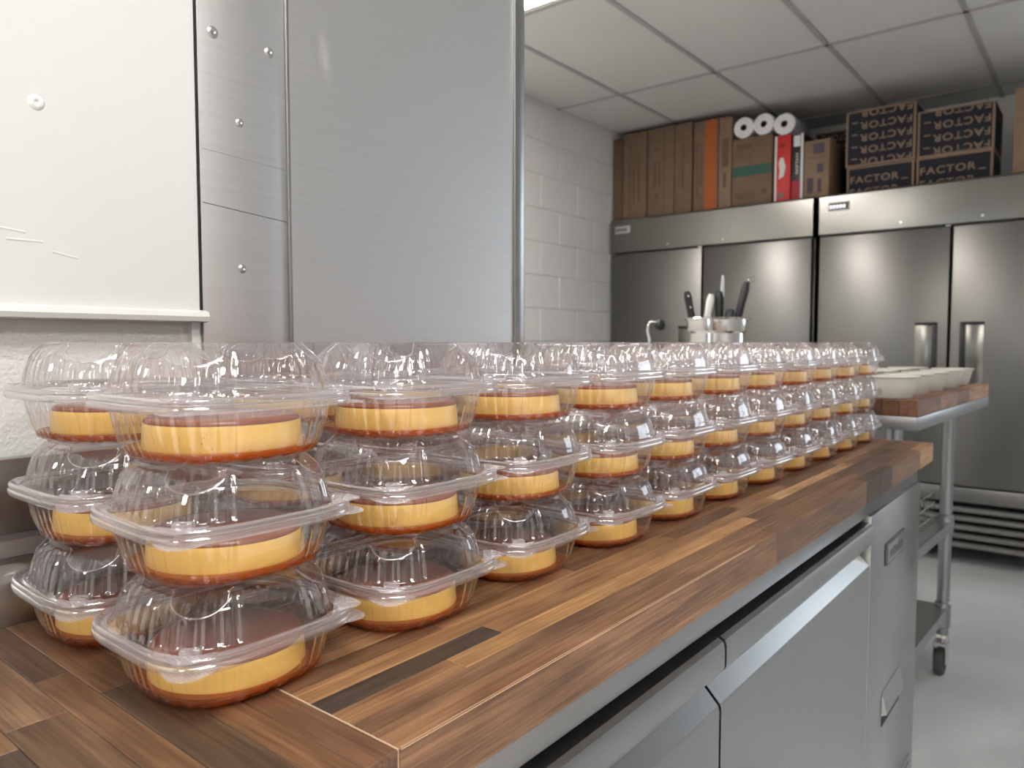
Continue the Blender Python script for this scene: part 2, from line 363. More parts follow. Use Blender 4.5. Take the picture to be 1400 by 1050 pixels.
# ceiling: grid of bars with lay-in panels and lit troffers
ceil = tag(box('ceiling', X0 - .2, X1 + .2, Y0 - .2, Y1 + .2, CEIL + .06, CEIL + .2, M_TBAR), 'suspended ceiling of pale lay-in panels', 'ceiling', kind='structure')
GX = [3.887 + 1.2 * k for k in range(-7, 3)]; GY = [.545 + .588 * k for k in range(-6, 5)]
for gx in GX:
    if X0 < gx < X1: box('grid_bar', gx - .012, gx + .012, Y0, Y1, CEIL - .003, CEIL + .02, M_TBAR, ceil)
for gy in GY:
    if Y0 < gy < Y1: box('grid_bar', X0, X1, gy - .012, gy + .012, CEIL - .003, CEIL + .02, M_TBAR, ceil)
LAMPS = {(round(a, 2), round(b, 2)): lb for a, b, lb in (
    (GX[5], GY[8], 'lit ceiling panel lamp above the open aisle beside the steel sheet'),
    (GX[3], GY[2], 'added unseen ceiling panel lamp above the aisle before the worktop'),  # unseen panel, added to light the worktop front
    (GX[3], GY[4], 'lit ceiling panel lamp above the near end of the worktop'),
    (GX[1], GY[4], 'lit ceiling panel lamp nearest the rear window wall'),
    (GX[3], GY[8], 'lit ceiling panel lamp behind the partition wall'))}
tiles = {}
for gx in GX:
    for gy in GY:
        a0, a1, b0, b1 = max(gx, X0) + .012, min(gx + 1.2, X1) - .012, max(gy, Y0) + .012, min(gy + .588, Y1) - .012
        if a1 - a0 < .03 or b1 - b0 < .03: continue
        lb = LAMPS.get((round(gx, 2), round(gy, 2)))
        if lb:
            t = empty('ceiling_panel_lamp', ((a0 + a1) / 2, (b0 + b1) / 2, CEIL)); tag(t, lb, 'ceiling lamp', 'ceiling panel lamps')
            w_, h_ = (a1 - a0) / 2, (b1 - b0) / 2
            bm = bmesh.new()
            add_box(bm, -w_, w_, -h_, -h_ + .025, 0, .05); add_box(bm, -w_, w_, h_ - .025, h_, 0, .05)
            add_box(bm, -w_, -w_ + .025, -h_ + .025, h_ - .025, 0, .05); add_box(bm, w_ - .025, w_, -h_ + .025, h_ - .025, 0, .05)
            link('frame', to_mesh('frame', bm), M_WHITEPL, t)
            bm = bmesh.new(); add_box(bm, -w_ + .026, w_ - .026, -h_ + .026, h_ - .026, .012, .02)
            link('diffuser', to_mesh('diffuser', bm), M_LAMP, t)
            continue
        key = (round(a1 - a0, 3), round(b1 - b0, 3))
        if key not in tiles:
            bm = bmesh.new(); add_box(bm, -(a1 - a0) / 2, (a1 - a0) / 2, -(b1 - b0) / 2, (b1 - b0) / 2, .003, .018); tiles[key] = to_mesh('ceiling_panel', bm)
        link('ceiling_panel', tiles[key], M_TILE, ceil, ((a0 + a1) / 2, (b0 + b1) / 2, CEIL))

# partition wall behind the worktop with white board, trim and steel cladding
PY = .72
XE = .905
part = tag(box('wall_partition', X0, XE, PY + .004, PY + .14, 0, CEIL + .06, M_PLASTER), 'white textured partition wall behind the worktop', 'wall', kind='structure')
box('white_board', X0, .3835, PY - .010, PY + .004, E + .032, CEIL + .01, M_BOARD, part)
tr = extrude_profile('trim_1', [(PY - .010, E + .020), (PY - .016, E + .021), (PY - .0175, E + .0255), (PY - .016, E + .030), (PY - .010, E + .032), (PY + .004, E + .032), (PY + .004, E + .020)], 'x', X0, .390, M_BOARD)
tag(tr, 'white rounded trim strip under the smooth wall board', 'trim', kind='structure')
box('corner_bead', .378, .3865, PY - .004, PY + .004, E - .23, E + .020, M_BOARD, part)
def grid_sheet(name, x0, x1, z0, z1, y, th, mat, parent, dents, nx=70, nz=140):
    bm = bmesh.new(); V = []
    for i in range(nx + 1):
        row = []
        for j in range(nz + 1):
            x = x0 + (x1 - x0) * i / nx; z = z0 + (z1 - z0) * j / nz; d = 0
            for (cx, cz, sx, sz, tilt, amp) in dents:
                u = (x - cx) + tilt * (z - cz); d += amp * math.exp(-(u / sx) ** 2 - ((z - cz) / sz) ** 2)
            row.append(bm.verts.new((x, y + d, z)))
        V.append(row)
    for i in range(nx):
        for j in range(nz): bm.faces.new((V[i][j], V[i + 1][j], V[i + 1][j + 1], V[i][j + 1]))
    me = to_mesh(name, bm, smooth=True)
    return link(name, me, mat, parent)
clad = empty('steel_wall_cladding', (0, 0, 0)); tag(clad, 'grey stainless steel sheet cladding at the end of the white wall', 'wall cladding')
box('steel_strip', .392, .497, PY - .001, PY + .0038, E - .24, CEIL, M_SHEET, clad, .0006)
sh = grid_sheet('steel_sheet', .495, XE - .012, E - .24, CEIL, PY - .0035, .002, M_SHEET, clad,
                [(.539, E + .328, .006, .022, .25, .0035), (.546, E + .325, .022, .03, .2, -.0016)], 70, 150)
box('folded_edge', .4935, .4965, PY - .005, PY - .0012, E - .24, CEIL, M_STEEL_X, clad, .0005)
box('corner_guard', XE - .011, XE + .012, PY - .007, PY + .0035, E - .24, CEIL, M_STEEL_X, clad, .001)
box('sealant_gap', .384, .3918, PY + .0005, PY + .0039, E + .033, CEIL, M_DARK, clad)
def screw(name, x, y, z, r, mat, parent, recess=True):
    bm = bmesh.new()
    prof = [(0, .0022), (r * .45, .0021), (r * .8, .0014), (r, 0)] if not recess else [(0, .0012), (r * .22, .0012), (r * .26, .0021), (r * .7, .0016), (r, 0)]
    add_lathe(bm, prof, 18)
    o = link(name, to_mesh(name, bm, smooth=True), mat, parent, (x, y, z)); o.rotation_euler = (PI / 2, 0, 0); return o
for (x, z, r) in ((.409, .314, .0062), (.474, .313, .0058), (.437, .230, .0048), (.437, .078, .0048)):
    screw('screw', x, PY - .001, E + z, r, M_SCREW, clad)
screw('screw', .2435, PY - .010, E + .2015, .0068, M_PAINTSCREW, part)
for (x0, x1, z, dz) in ((.19, .232, .098, -.0012), (.218, .245, .0865, 0), (.252, .272, .079, -.001), (.205, .215, .1, 0)):
    bm = bmesh.new(); V = [bm.verts.new((x0, 0, z)), bm.verts.new((x1, 0, z + dz * 4)), bm.verts.new((x1, -.0004, z + dz * 4 - .0012)), bm.verts.new((x0, -.0004, z - .0012)), bm.verts.new((x1, 0, z + dz * 4 - .0025)), bm.verts.new((x0, 0, z - .0025))]
    bm.faces.new((V[0], V[1], V[2], V[3])); bm.faces.new((V[3], V[2], V[4], V[5]))
    link('paint_scar', to_mesh('paint_scar', bm), M_BOARD, part, (0, PY - .010, E))
for (zl, zr) in ((.142, .134), (.196, .191)):
    bm = bmesh.new(); V = [bm.verts.new(p) for p in ((.394, 0, zl), (.4925, 0, zr), (.4925, 0, zr - .0007), (.394, 0, zl - .0007))]; bm.faces.new(V)
    bmesh.ops.translate(bm, verts=bm.verts, vec=(0, PY - .00115, E)); link('scratch', to_mesh('scratch', bm), M_DARK if zl < .15 else M_SCREW, clad)
# stainless flashing on the wall foot
fl = empty('wall_flashing', (0, 0, 0)); tag(fl, 'folded stainless flashing strip along the wall foot behind the worktop', 'flashing')
box('upper_fold', -.9, XE - .02, .7015, .719, E - .165, E - .096, M_STEEL_X, fl, .001)
extrude_profile('lower_lip', [(.701, E - .158), (.694, E - .162), (.692, E - .176), (.697, E - .177), (.701, E - .176)], 'x', -.9, XE - .02, M_STEEL_X, fl)

# ------------------------------------------------------------------ worktop
CT = E - .225
SLAB = .040
SEAM = .2715
YF, YB = .298, .672
desat = lambda c, k=.20: [(v * (1 - k) + (c[0] * .3 + c[1] * .5 + c[2] * .2) * k) * h for v, h in zip(c, (1.02, 1.05, .90))]
PAL = [srgb(128, 88, 62), srgb(116, 78, 56), srgb(140, 98, 68), srgb(104, 72, 55), srgb(150, 108, 72), srgb(122, 84, 62), srgb(96, 68, 54), srgb(134, 92, 63)]
def stave(parent, x0, x1, y0, y1, along, col, z0=CT - SLAB, z1=CT):
    g = .00018
    L, Wd = ((x1 - x0), (y1 - y0)) if along == 'x' else ((y1 - y0), (x1 - x0))
    bm = bmesh.new(); add_box(bm, -L / 2 + g, L / 2 - g, -Wd / 2 + g, Wd / 2 - g, z0 - (z0 + z1) / 2, z1 - (z0 + z1) / 2)
    bmesh.ops.bevel(bm, geom=list(bm.edges), offset=.0005, segments=1, affect='EDGES')
    o = link('stave', to_mesh('stave', bm), M_WOOD, parent, ((x0 + x1) / 2, (y0 + y1) / 2, (z0 + z1) / 2), 0 if along == 'x' else PI / 2)
    o.color = rgba(col); return o
def jit(c, a=.12):
    c = desat(c); k = 1 + random.uniform(-a, a); return [v * k for v in c]
slab = empty('worktop', (1.07, .485, CT - SLAB)); tag(slab, 'long walnut butcher block worktop under the clamshell stacks', 'worktop')
slab.location = (0, 0, 0)
XEND = 1.875
rows = []; y = YF
while y < YB - .005:
    w = .0205 if YB - y > .03 else YB - y
    rows.append((y, min(y + w, YB))); y += w
for ri, (a, b) in enumerate(rows):
    x = SEAM
    first = True
    while x < XEND - .001:
        L = random.uniform(.14, .46)
        if first: L = random.uniform(.08, .4); first = False
        c = random.choice(PAL)
        if ri == 3 and x == SEAM: L, c = .163, srgb(66, 52, 48)
        elif ri == 3 and x < .5: L, c = .42, srgb(142, 98, 64)
        elif ri == 2 and x == SEAM: L, c = .10, srgb(136, 94, 64)
        elif ri == 2 and x < .5: L, c = .55, srgb(168, 120, 74)
        elif ri == 1 and x < .6: L, c = .70, srgb(120, 84, 62)
        elif ri == 0 and x == SEAM: L, c = .60, srgb(134, 92, 66)
        elif ri == 0 and x < .9: L, c = .42, srgb(118, 82, 62)
        elif ri == 0 and x < 1.4: L, c = .09, srgb(80, 56, 48)
        elif ri == 0 and x < 1.5: L, c = .26, srgb(128, 88, 66)
        elif ri == 0: L, c = .2, srgb(182, 134, 88)
        elif ri == 4 and x == SEAM: L, c = .5, srgb(146, 102, 66)
        elif ri == 3 and 1.0 < x < 1.2: L, c = .40, srgb(190, 142, 94)
        if XEND - (x + L) < .06: L = XEND - x
        stave(slab, x, x + L, a, b, 'x', jit(c, .06)); x += L
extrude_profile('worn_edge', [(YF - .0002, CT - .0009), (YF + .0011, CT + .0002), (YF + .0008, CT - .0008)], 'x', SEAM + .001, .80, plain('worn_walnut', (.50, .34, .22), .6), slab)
wing = empty('worktop_wing'); tag(wing, 'walnut butcher block worktop with crosswise staves meeting the seam', 'worktop')
x = SEAM - .0012; k = 0
while x > -.55:
    w = (.024, .021, .030, .022, .034, .024, .021)[k % 7]
    y = YF; j = 0
    while y < YB - .001:
        L = random.uniform(.12, .33); c = random.choice(PAL)
        if k == 0: L = .5; c = srgb(120, 80, 60)
        if k == 1 and j == 0: L = .16; c = srgb(136, 92, 64)
        if k == 2 and j == 0: L = .2; c = srgb(92, 68, 56)
        if k == 4: L = .19 if j == 0 else .3; c = srgb(124, 90, 68)
        if k == 5 and j == 0: L = .165; c = srgb(84, 62, 54)
        if YB - (y + L) < .06: L = YB - y
        stave(wing, x - w, x, y, y + L, 'y', jit([v * .82 for v in c], .06)); y += L; j += 1
    x -= w; k += 1
box('caulk_line', SEAM - .0011, SEAM - .0003, YF + .001, YB, CT - .02, CT - .0002, plain('seam_filler', (.62, .47, .33), .8), wing)

# ------------------------------------------------------------------ under-counter refrigerator
ucf = empty('undercounter_refrigerator'); tag(ucf, 'stainless undercounter refrigerator carrying the walnut worktop', 'refrigerator')
UX0, UX1, UY = -.03, 1.80, .325
zt = CT - SLAB
box('body', UX0, UX1, UY + .034, .665, .13, zt - .0005, M_STEEL_X, ucf, .001)
box('top_rail', UX0, UX1, UY - .010, UY + .0335, zt - .037, zt - .0005, M_STEEL_X, ucf, .0015)
box('shadow_gap', UX0 + .004, 1.372, UY + .020, UY + .0338, zt - .06, zt - .0285, M_DARK, ucf)
def door_profile(zb):
    t = zt - .047
    return [(UY + .0335, t - .002), (UY - .004, t), (UY - .014, t), (UY - .0195, t - .003), (UY - .0215, t - .009), (UY - .0215, t - .030), (UY - .0195, t - .035),
            (UY - .016, t - .036), (UY - .013, t - .034), (UY - .0115, t - .012), (UY + .014, t - .013), (UY + .016, t - .042),
            (UY - .015, t - .074), (UY - .0165, t - .079), (UY - .0165, zb + .004), (UY - .013, zb), (UY + .0335, zb)]
DX = [(-.022, .7345), (.7395, 1.3715)]
for i, (a, b) in enumerate(DX):
    d = extrude_profile('door', door_profile(.16), 'x', a, b, M_STEEL_X, ucf, .35)
box('side_panel', 1.3765, UX1, UY - .0165, UY + .0335, .16, zt - .036, M_STEEL_X, ucf, .0015)
box('panel_gap', 1.376, UX1 - .002, UY + .010, UY + .0336, zt - .036, zt - .0285, M_DARK, ucf)
bd = box('badge', 1.482, 1.632, UY - .0205, UY - .0165, E - .413, E - .371, M_BADGE, ucf, .001)
box('badge_face', 1.486, 1.628, UY - .0215, UY - .0205, E - .409, E - .375, M_STEEL_X, bd, .0006)
for q in range(5): box('badge_mark', 1.502 + .022 * q, 1.519 + .022 * q, UY - .0222, UY - .0215, E - .401, E - .387 + .003 * (q % 2), M_BADGE, bd)
bm = bmesh.new()
V = [bm.verts.new(p) for p in ((1.485, UY - .0170, E - .655), (1.64, UY - .0170, E - .655), (1.64, UY - .0170, E - .70), (1.485, UY - .0170, E - .70))]
T = [bm.verts.new(p) for p in ((1.49, UY - .0172, E - .657), (1.635, UY - .0172, E - .657), (1.635, UY - .026, E - .697), (1.49, UY - .026, E - .697))]
bm.faces.new(T)
for i in range(4): bm.faces.new((V[i], V[(i + 1) % 4], T[(i + 1) % 4], T[i]))
lv = link('vent_hood', to_mesh('vent_hood', bm), M_STEEL_X, ucf)
box('vent_opening', 1.49, 1.635, UY - .0180, UY - .0165, E - .722, E - .700, M_DARK, lv)
for kz in range(7): box('louvre', 1.44, 1.76, UY - .0185, UY - .0165, .185 + .018 * kz, .190 + .018 * kz, M_STEEL_X, ucf)
for (x, yy) in ((.05, .37), (1.72, .37), (.05, .62), (1.72, .62)):
    lathe('foot', [(0, 0), (.022, 0), (.022, .012), (.014, .02), (.014, .13), (0, .13)], M_GALV, ucf, 16, (x, yy, 0))
box('kick_plate', UX0 + .02, UX1 - .02, UY + .05, UY + .055, .03, .13, M_DARK, ucf)
# cabinet that carries the wing
cab = empty('base_cabinet'); tag(cab, 'stainless base cabinet under the crosswise worktop wing', 'cabinet')
box('body', -.55, -.036, UY + .012, .665, .10, zt - .0005, M_STEEL_X, cab, .001)
cd = box('door', -.545, -.041, UY - .012, UY + .0115, .12, zt - .04, M_STEEL_X, cab, .002)
tube('handle', [(-.10, UY - .012, zt - .10), (-.10, UY - .045, zt - .10), (-.10, UY - .045, zt - .30), (-.10, UY - .012, zt - .30)], .005, M_CHROME, cd)
box('plinth', -.54, -.045, UY + .06, .655, 0, .10, M_DARK, cab)
# upstand at the back of the worktop
us = empty('worktop_upstand'); tag(us, 'low stainless upstand along the back edge of the worktop', 'upstand')
extrude_profile('upstand_sheet', [(.673, CT - .03), (.673, CT + .046), (.6745, CT + .049), (.690, CT + .050), (.690, CT + .047), (.676, CT + .046), (.676, CT - .03)], 'x', -.55, XE - .02, M_STEEL_X, us)

# ------------------------------------------------------------------ clamshells with flan
NA = 360
def se(th, n):
    c, s = abs(math.cos(th)), abs(math.sin(th)); return 1 / (c ** n + s ** n) ** (1 / n)
def rib(th, period=9.0):
    d = math.degrees(th) % 90; e = min(d, 90 - d)                    # 0 at the middle of a side, 45 at a corner
    mask = min(1, max(0, (e - 17) / 2)) if abs(math.sin(th)) > .707 else 1     # the hinge and opening sides keep a smooth middle panel
    mask *= 1 if e < 38 else .6
    t = (d % period) / period
    w = 1 if .12 < t < .40 else (0 if t >= .52 else (t / .12 if t <= .12 else (.52 - t) / .12))
    return -mask * w
RIB = None
def shell(name, rings, clamp=None, mats=None, fine=1):
    """rings: (half width, exponent, z, rib depth, material index, scallop depth); index 2 is the milkier plastic that paints bright lines on rib flanks"""
    if fine > 1:
        rr = [rings[0]]
        for A, B in zip(rings, rings[1:]):
            for q in range(1, fine + 1):
                t = q / fine; rr.append(tuple(A[i] + (B[i] - A[i]) * t if i != 4 else B[4] for i in range(6)))
        rings = rr
    ribs = [rib(2 * PI * i / NA) for i in range(NA)]
    bm = bmesh.new(); R = [[None] * NA for _ in rings]; beads = {}
    for i in range(NA):
        th = 2 * PI * i / NA; ct, st = math.cos(th), math.sin(th); kq = (abs(ct) + abs(st)) / math.sqrt(2)
        prev = None; cut = False
        for k, (a, n, z, ra, mi, sc) in enumerate(rings):
            r = a * se(th, n); zz = z
            if clamp and ra: ra *= min(1, max(0, (max(clamp(r * kq), .004) - z - .0008) / .003))     # ribs die out below the scooped corner
            r += ra * ribs[i]
            if sc:
                w = .5 - .5 * math.cos(th * 24); r += sc * (w - .5) * 1.5; zz += sc * .7 * w
            lim = max(clamp(r * kq), .004) if clamp else 1
            if zz > lim and prev:
                if not cut:
                    g = (prev[2] - prev[1]) / max(1e-9, (prev[2] - prev[1]) + (zz - lim)); cut = True
                    r = prev[0] + (r - prev[0]) * g; zz = prev[1] + (zz - prev[1]) * g
                    beads.setdefault(int(math.degrees(th) // 90), []).append(Vector((r * ct, r * st, zz)))
                else: zz = lim
            prev = (r, zz, lim)
            R[k][i] = bm.verts.new((r * ct, r * st, zz))
    for k in range(1, len(R)):
        A, B, rg = R[k - 1], R[k], rings[k]
        for i in range(NA):
            j = (i + 1) % NA
            f = bm.faces.new((A[i], A[j], B[j], B[i])); f.smooth = True; mi = rg[4]
            if mi == 0 and len(mats) > 2 and rg[3] > .0005 and abs(ribs[i] - ribs[j]) > .2: mi = 2
            f.material_index = mi
    c = bm.verts.new((0, 0, R[-1][0].co.z))
    for i in range(NA):
        f = bm.faces.new((R[-1][i], R[-1][(i + 1) % NA], c)); f.smooth = True
    for e in bm.edges:
        if len(e.link_faces) == 2 and e.calc_face_angle(0) > .5: e.smooth = False
    bmesh.ops.recalc_face_normals(bm, faces=bm.faces)
    for b in beads.values():            # added milky bead: paints the bright crease line round each scooped corner
        nf = len(bm.faces); add_tube(bm, b[::2], .00042, 5); bm.faces.ensure_lookup_table()
        for f in bm.faces[nf:]: f.material_index = 1; f.smooth = True
    me = bpy.data.meshes.new(name); bm.to_mesh(me); bm.free()
    for m_ in mats: me.materials.append(m_)
    return me
RIMZ = .039
LID = [(.0690, 4.4, -.0012, 0, 1, 0), (.0696, 4.4, -.0006, 0, 1, 0), (.0696, 4.4, .0022, 0, 1, 0), (.0688, 4.4, .0033, 0, 1, 0), (.0678, 4.3, .0036, 0, 1, 0), (.0668, 4.2, .0026, 0, 1, 0), (.0660, 4, .0014, 0, 1, 0),
       (.0652, 3.7, .0014, 0, 1, 0), (.0645, 3.4, .0026, 0, 1, 0),
       (.0632, 3.0, .0040, .0006, 0, 0), (.0628, 2.95, .0060, .0019, 0, 0), (.0622, 2.9, .0105, .0021, 0, 0), (.0613, 2.85, .0150, .0021, 0, 0), (.0600, 2.8, .0195, .0021, 0, 0),
       (.0583, 2.8, .0238, .0020, 0, 0), (.0560, 2.8, .0276, .0018, 0, 0), (.0543, 2.8, .0300, .0014, 0, 0), (.0526, 2.8, .0314, .0006, 0, 0), (.0508, 2.8, .0320, 0, 0, 0),
       (.0502, 2.9, .0324, 0, 0, 0), (.0499, 2.9, .0346, 0, 0, 0), (.0491, 2.9, .0354, 0, 0, 0), (.0474, 2.9, .0355, 0, 0, 0), (.0445, 2.9, .0346, 0, 0, 0), (.036, 2.8, .0343, 0, 0, 0), (.02, 2.5, .0343, 0, 0, 0)]
me_lid = shell('lid', LID, lambda q: .0357 - (q - .0485) * .86 if q > .0485 else 1, [M_PET, M_PETRIM, M_PETRIBL], 3)
BOWL = [(.0694, 4.4, -.0062, 0, 1, 0), (.0702, 4.4, -.0054, 0, 1, 0), (.0702, 4.4, -.0026, 0, 1, 0), (.0694, 4.4, -.0008, 0, 1, 0), (.0680, 4.3, -.0006, 0, 1, 0), (.0668, 4.1, -.0012, 0, 1, 0), (.0655, 3.7, -.0004, 0, 1, 0), (.0646, 3.4, -.0016, 0, 1, 0),
        (.0632, 3.0, -.0040, .0006, 0, 0), (.0628, 2.95, -.007, .0018, 0, 0), (.0621, 2.9, -.012, .0020, 0, 0), (.0612, 2.9, -.017, .0020, 0, 0), (.0600, 2.85, -.022, .0020, 0, 0),
        (.0588, 2.9, -.027, .0019, 0, 0), (.0571, 2.85, -.031, .0016, 0, 0), (.0557, 2.8, -.0345, .0009, 0, .0008), (.0540, 2.75, -.0376, 0, 0, .0022), (.0520, 2.7, -.0386, 0, 0, .0022),
        (.0495, 2.7, -.0382, 0, 0, .001), (.0475, 2.7, -.0368, 0, 0, 0), (.02, 2.4, -.0368, 0, 0, 0)]
me_bowl = shell('bowl', BOWL, None, [M_PET, M_PETRIM, M_PETRIB])
def tab_mesh(lower):
    """corner flap pointing along +x+y; origin at the container centre"""
    bm = bmesh.new(); P = []
    base = .0580; nx = 9
    pts = []
    # flap outline in (along diagonal d, across t)
    w0, tip = (.0175, .0115) if lower else (.0145, .0090)
    for i in range(13):
        t = -w0 + 2 * w0 * i / 12; k = abs(t) / w0
        d1 = tip * (1 - k ** 2.2)
        pts.append((t, d1))
    top = []; bot = []
    for (t, d1) in pts:
        for lst, d in ((bot, -.003 - .005 * (abs(t) / w0) ** 2), (top, d1 - .005 * (abs(t) / w0) ** 2)):
            q = base * math.sqrt(2) + d
            x = (q - t) / math.sqrt(2); y = (q + t) / math.sqrt(2)
            dz = -.06 * max(0, d) - (.0 if lower else -.002)
            lst.append(bm.verts.new((x, y, (-.0042 if lower else .0004) + dz)))
    for i in range(12):
        bm.faces.new((bot[i], bot[i + 1], top[i + 1], top[i]))
    r = bmesh.ops.extrude_face_region(bm, geom=list(bm.faces))
    for v in r['geom']:
        if isinstance(v, bmesh.types.BMVert): v.co.z -= .0004
    return to_mesh('tab', bm, angle=.6)
me_tab_l, me_tab_u = tab_mesh(True), tab_mesh(False)
bm = bmesh.new(); add_box(bm, -.0036, .0036, -.0058, .0058, .0, .0062, .0009); me_snap = to_mesh('snap_button', bm, angle=.5)
bm = bmesh.new(); add_box(bm, -.040, .040, .0685, .0722, -.0018, .0012, .0006); me_hinge = to_mesh('hinge', bm)
for me in (me_tab_l, me_tab_u): me.materials.append(M_PETTAB)
me_snap.materials.append(M_PETRIM); me_hinge.materials.append(M_PETRIM)
# flan
FR, FT, FH = .0508, .0485, .0235
bm = bmesh.new(); add_lathe(bm, [(0, 0), (FR - .001, 0), (FR, .001), (FR - .0003, .006), (FT + .0012, FH * .7), (FT + .0004, FH - .0022), (FT - .0005, FH - .0008), (FT - .002, FH), (0, FH)], 72)
me_cust = to_mesh('custard', bm, smooth=True); me_cust.materials.append(M_CUST)
bm = bmesh.new(); add_lathe(bm, [(FT + .00045, FH - .0030), (FT + .0008, FH - .0022), (FT - .0001, FH - .0004), (FT - .0018, FH + .0006), (FT - .006, FH + .0009), (0, FH + .0009)], 72)
me_glz = to_mesh('caramel_glaze', bm, smooth=True); me_glz.materials.append(M_GLAZE)
SAUCE = [(.020, 2.4, .0003, 0, 0, 0), (.0470, 2.7, .0003, 0, 0, 0), (.0490, 2.7, -.0008, 0, 0, .001), (.0515, 2.7, -.0011, 0, 0, .0022), (.0535, 2.75, -.0002, 0, 0, .0022), (.0550, 2.8, .0028, .0009, 0, .0008), (.0556, 2.83, .0042, .0012, 0, 0), (.0550, 2.83, .0048, .0012, 0, 0), (.052, 2.7, .0045, 0, 0, 0), (.03, 2.4, .0044, 0, 0, 0)]
me_sauce = shell('caramel_sauce', SAUCE, None, [M_CARAMEL])
PITCH = .075
tiers = ['bottom', 'middle', 'top']
rnames = ['front row', 'row against the wall']
def clamshell(loc, rz, label, group):
    r = empty('clamshell_container', loc, rz); tag(r, label, 'food container', group)
    link('bowl', me_bowl, None, r, (0, 0, RIMZ)); ld = link('lid', me_lid, None, r, (0, 0, RIMZ))
    link('hinge', me_hinge, None, r, (0, 0, RIMZ))
    for a in (PI, -PI / 2):                      # the two corners on the opening side
        link('tab', me_tab_l, None, r, (0, 0, RIMZ), a); t = link('tab', me_tab_u, None, r, (0, 0, RIMZ + .002), a)
        d = a + PI / 4; s = link('snap_button', me_snap, None, ld, (.0762 * math.cos(d), .0762 * math.sin(d), .0006), d)
    return r
def flan(loc, rz, label, group):
    r = empty('flan', loc, rz); tag(r, label, 'flan', group)
    link('custard', me_cust, None, r); link('caramel_glaze', me_glz, None, r); link('caramel_sauce', me_sauce, None, r)
    return r
ROWY = (.463, .611)
for ri, ry in enumerate(ROWY):
    for i in range(11):
        sx = .264 + .1531 * i + (random.uniform(-.003, .003) if i else 0); sy = ry + (random.uniform(-.003, .003) if i else 0)
        for k in range(3):
            x, y = sx + random.uniform(-.0012, .0012), sy + random.uniform(-.0012, .0012)
            z = CT + .0006 + PITCH * k
            rz = math.radians(random.uniform(-1.6, 1.6))
            where = f"{ORD[i]} stack from the worktop seam, {rnames[ri]}"
            clamshell((x, y, z), rz, f"clear clamshell, {tiers[k]} of the {where}", 'clear clamshell containers stacked on the worktop')
            fl_ = flan((x + random.uniform(-.0015, .0015), y + random.uniform(-.0015, .0015), z + RIMZ - .0366), rz, f"caramel flan in the {tiers[k]} clamshell, {where}", 'flans inside the clear clamshells')

# ------------------------------------------------------------------ tall refrigerators
D = 4.5
def fridge(ya, yb, label, badge_left):
    t = empty('reach_in_refrigerator', (D + .4, (ya + yb) / 2, 0)); tag(t, label, 'refrigerator', 'tall stainless refrigerators'); t.location = (0, 0, 0)
    top = E + .847
    box('body', D + .06, D + .80, ya, yb, .12, top - .002, M_STEEL_Y, t, .003)
    # bulged header panel
    hz0, hz1 = E + .617, top
    extrude_profile('header', [(D + .0595, hz0), (D + .006, hz0), (D, hz0 + .006), (D - .001, hz0 + .06), (D, hz1 - .012), (D + .008, hz1), (D + .0595, hz1)], 'y', ya, yb, M_STEEL_H, t, .3)
    ym = (ya + yb) / 2
    for (a, b, s) in ((ym + .006, yb - .004, 1), (ya + .004, ym - .006, -1)):     # s: handle side faces the middle
        d = box('door', D, D + .0595, a, b, E - .757, E + .609, M_STEEL_Y, t, .006)
        h0 = ym + s * .055
        p0, p1 = sorted((h0, h0 + s * .105))
        hb = box('handle', D - .004, D + .001, p0, p1, E - .26, E + .105, M_STEEL_H, d, .001)
        v0, v1 = sorted((h0 - s * .004, h0 + s * .022))
        box('handle_grip', D - .012, D - .002, v0, v1, E - .26, E + .105, M_BLACK, hb, .002)
        box('handle_cap', D - .012, D - .002, p0, p1, E + .093, E + .107, M_BLACK, hb, .002)
        box('hinge_cover', D - .004, D + .03, ym + s * .004, ym + s * .03, E + .6095, E + .6165, M_CHROME, d) if s == 1 else None
        box('door_gasket', D + .052, D + .0605, a + .01, b - .01, E - .75, E + .60, M_DARK, d)
    box('mullion', D + .045, D + .0605, ym - .006, ym + .006, E - .757, E + .609, M_DARK, t)
    box('kick_panel', D + .004, D + .0595, ya, yb, E - .843, E - .765, M_STEEL_Y, t, .003)
    gb = box('grille_back', D + .05, D + .0598, ya + .01, yb - .01, E - 1.097, E - .845, M_DARK, t)
    for k in range(5):
        z = E - .860 - .0475 * k
        extrude_profile('louvre', [(D + .048, z), (D + .012, z - .006), (D + .004, z - .014), (D + .002, z - .030), (D + .006, z - .037), (D + .012, z - .035), (D + .05, z - .004)], 'y', ya + .004, yb - .004, M_STEEL_Y, t, .5)
    bz = E + .80; by = yb - .035 if badge_left else yb - .05
    b_ = box('badge', D - .003, D + .001, by - .115, by, bz - .05, bz, M_BADGEL, t, .001)
    box('badge_face', D - .0045, D - .003, by - .11, by - .004, bz - .045, bz - .005, M_BADGE if not badge_left else M_BADGEL, b_)
    for q in range(5): box('badge_mark', D - .0055, D - .0045, by - .02 - .018 * q, by - .008 - .018 * q, bz - .036, bz - .016, M_BADGEL if not badge_left else M_BADGE, b_)
    for q in (.32, .60): lathe('header_screw', [(0, .003), (.006, .002), (.007, 0)], M_CHROME, t, 12, (D - .001, ya + (yb - ya) * (1 - q), E + .65)).rotation_euler = (0, -PI / 2, 0)
    for (x, y) in ((D + .12, ya + .08), (D + .12, yb - .08), (D + .72, ya + .08), (D + .72, yb - .08)):
        lathe('foot', [(0, 0), (.025, 0), (.025, .02), (.016, .03), (.016, .12), (0, .12)], M_GALV, t, 14, (x, y, 0))
fridge(1.370, 2.735, 'tall two door stainless refrigerator beside the white block wall, brown cartons on top', True)
fridge(-.012, 1.334, 'tall two door stainless refrigerator with navy printed boxes on top', False)

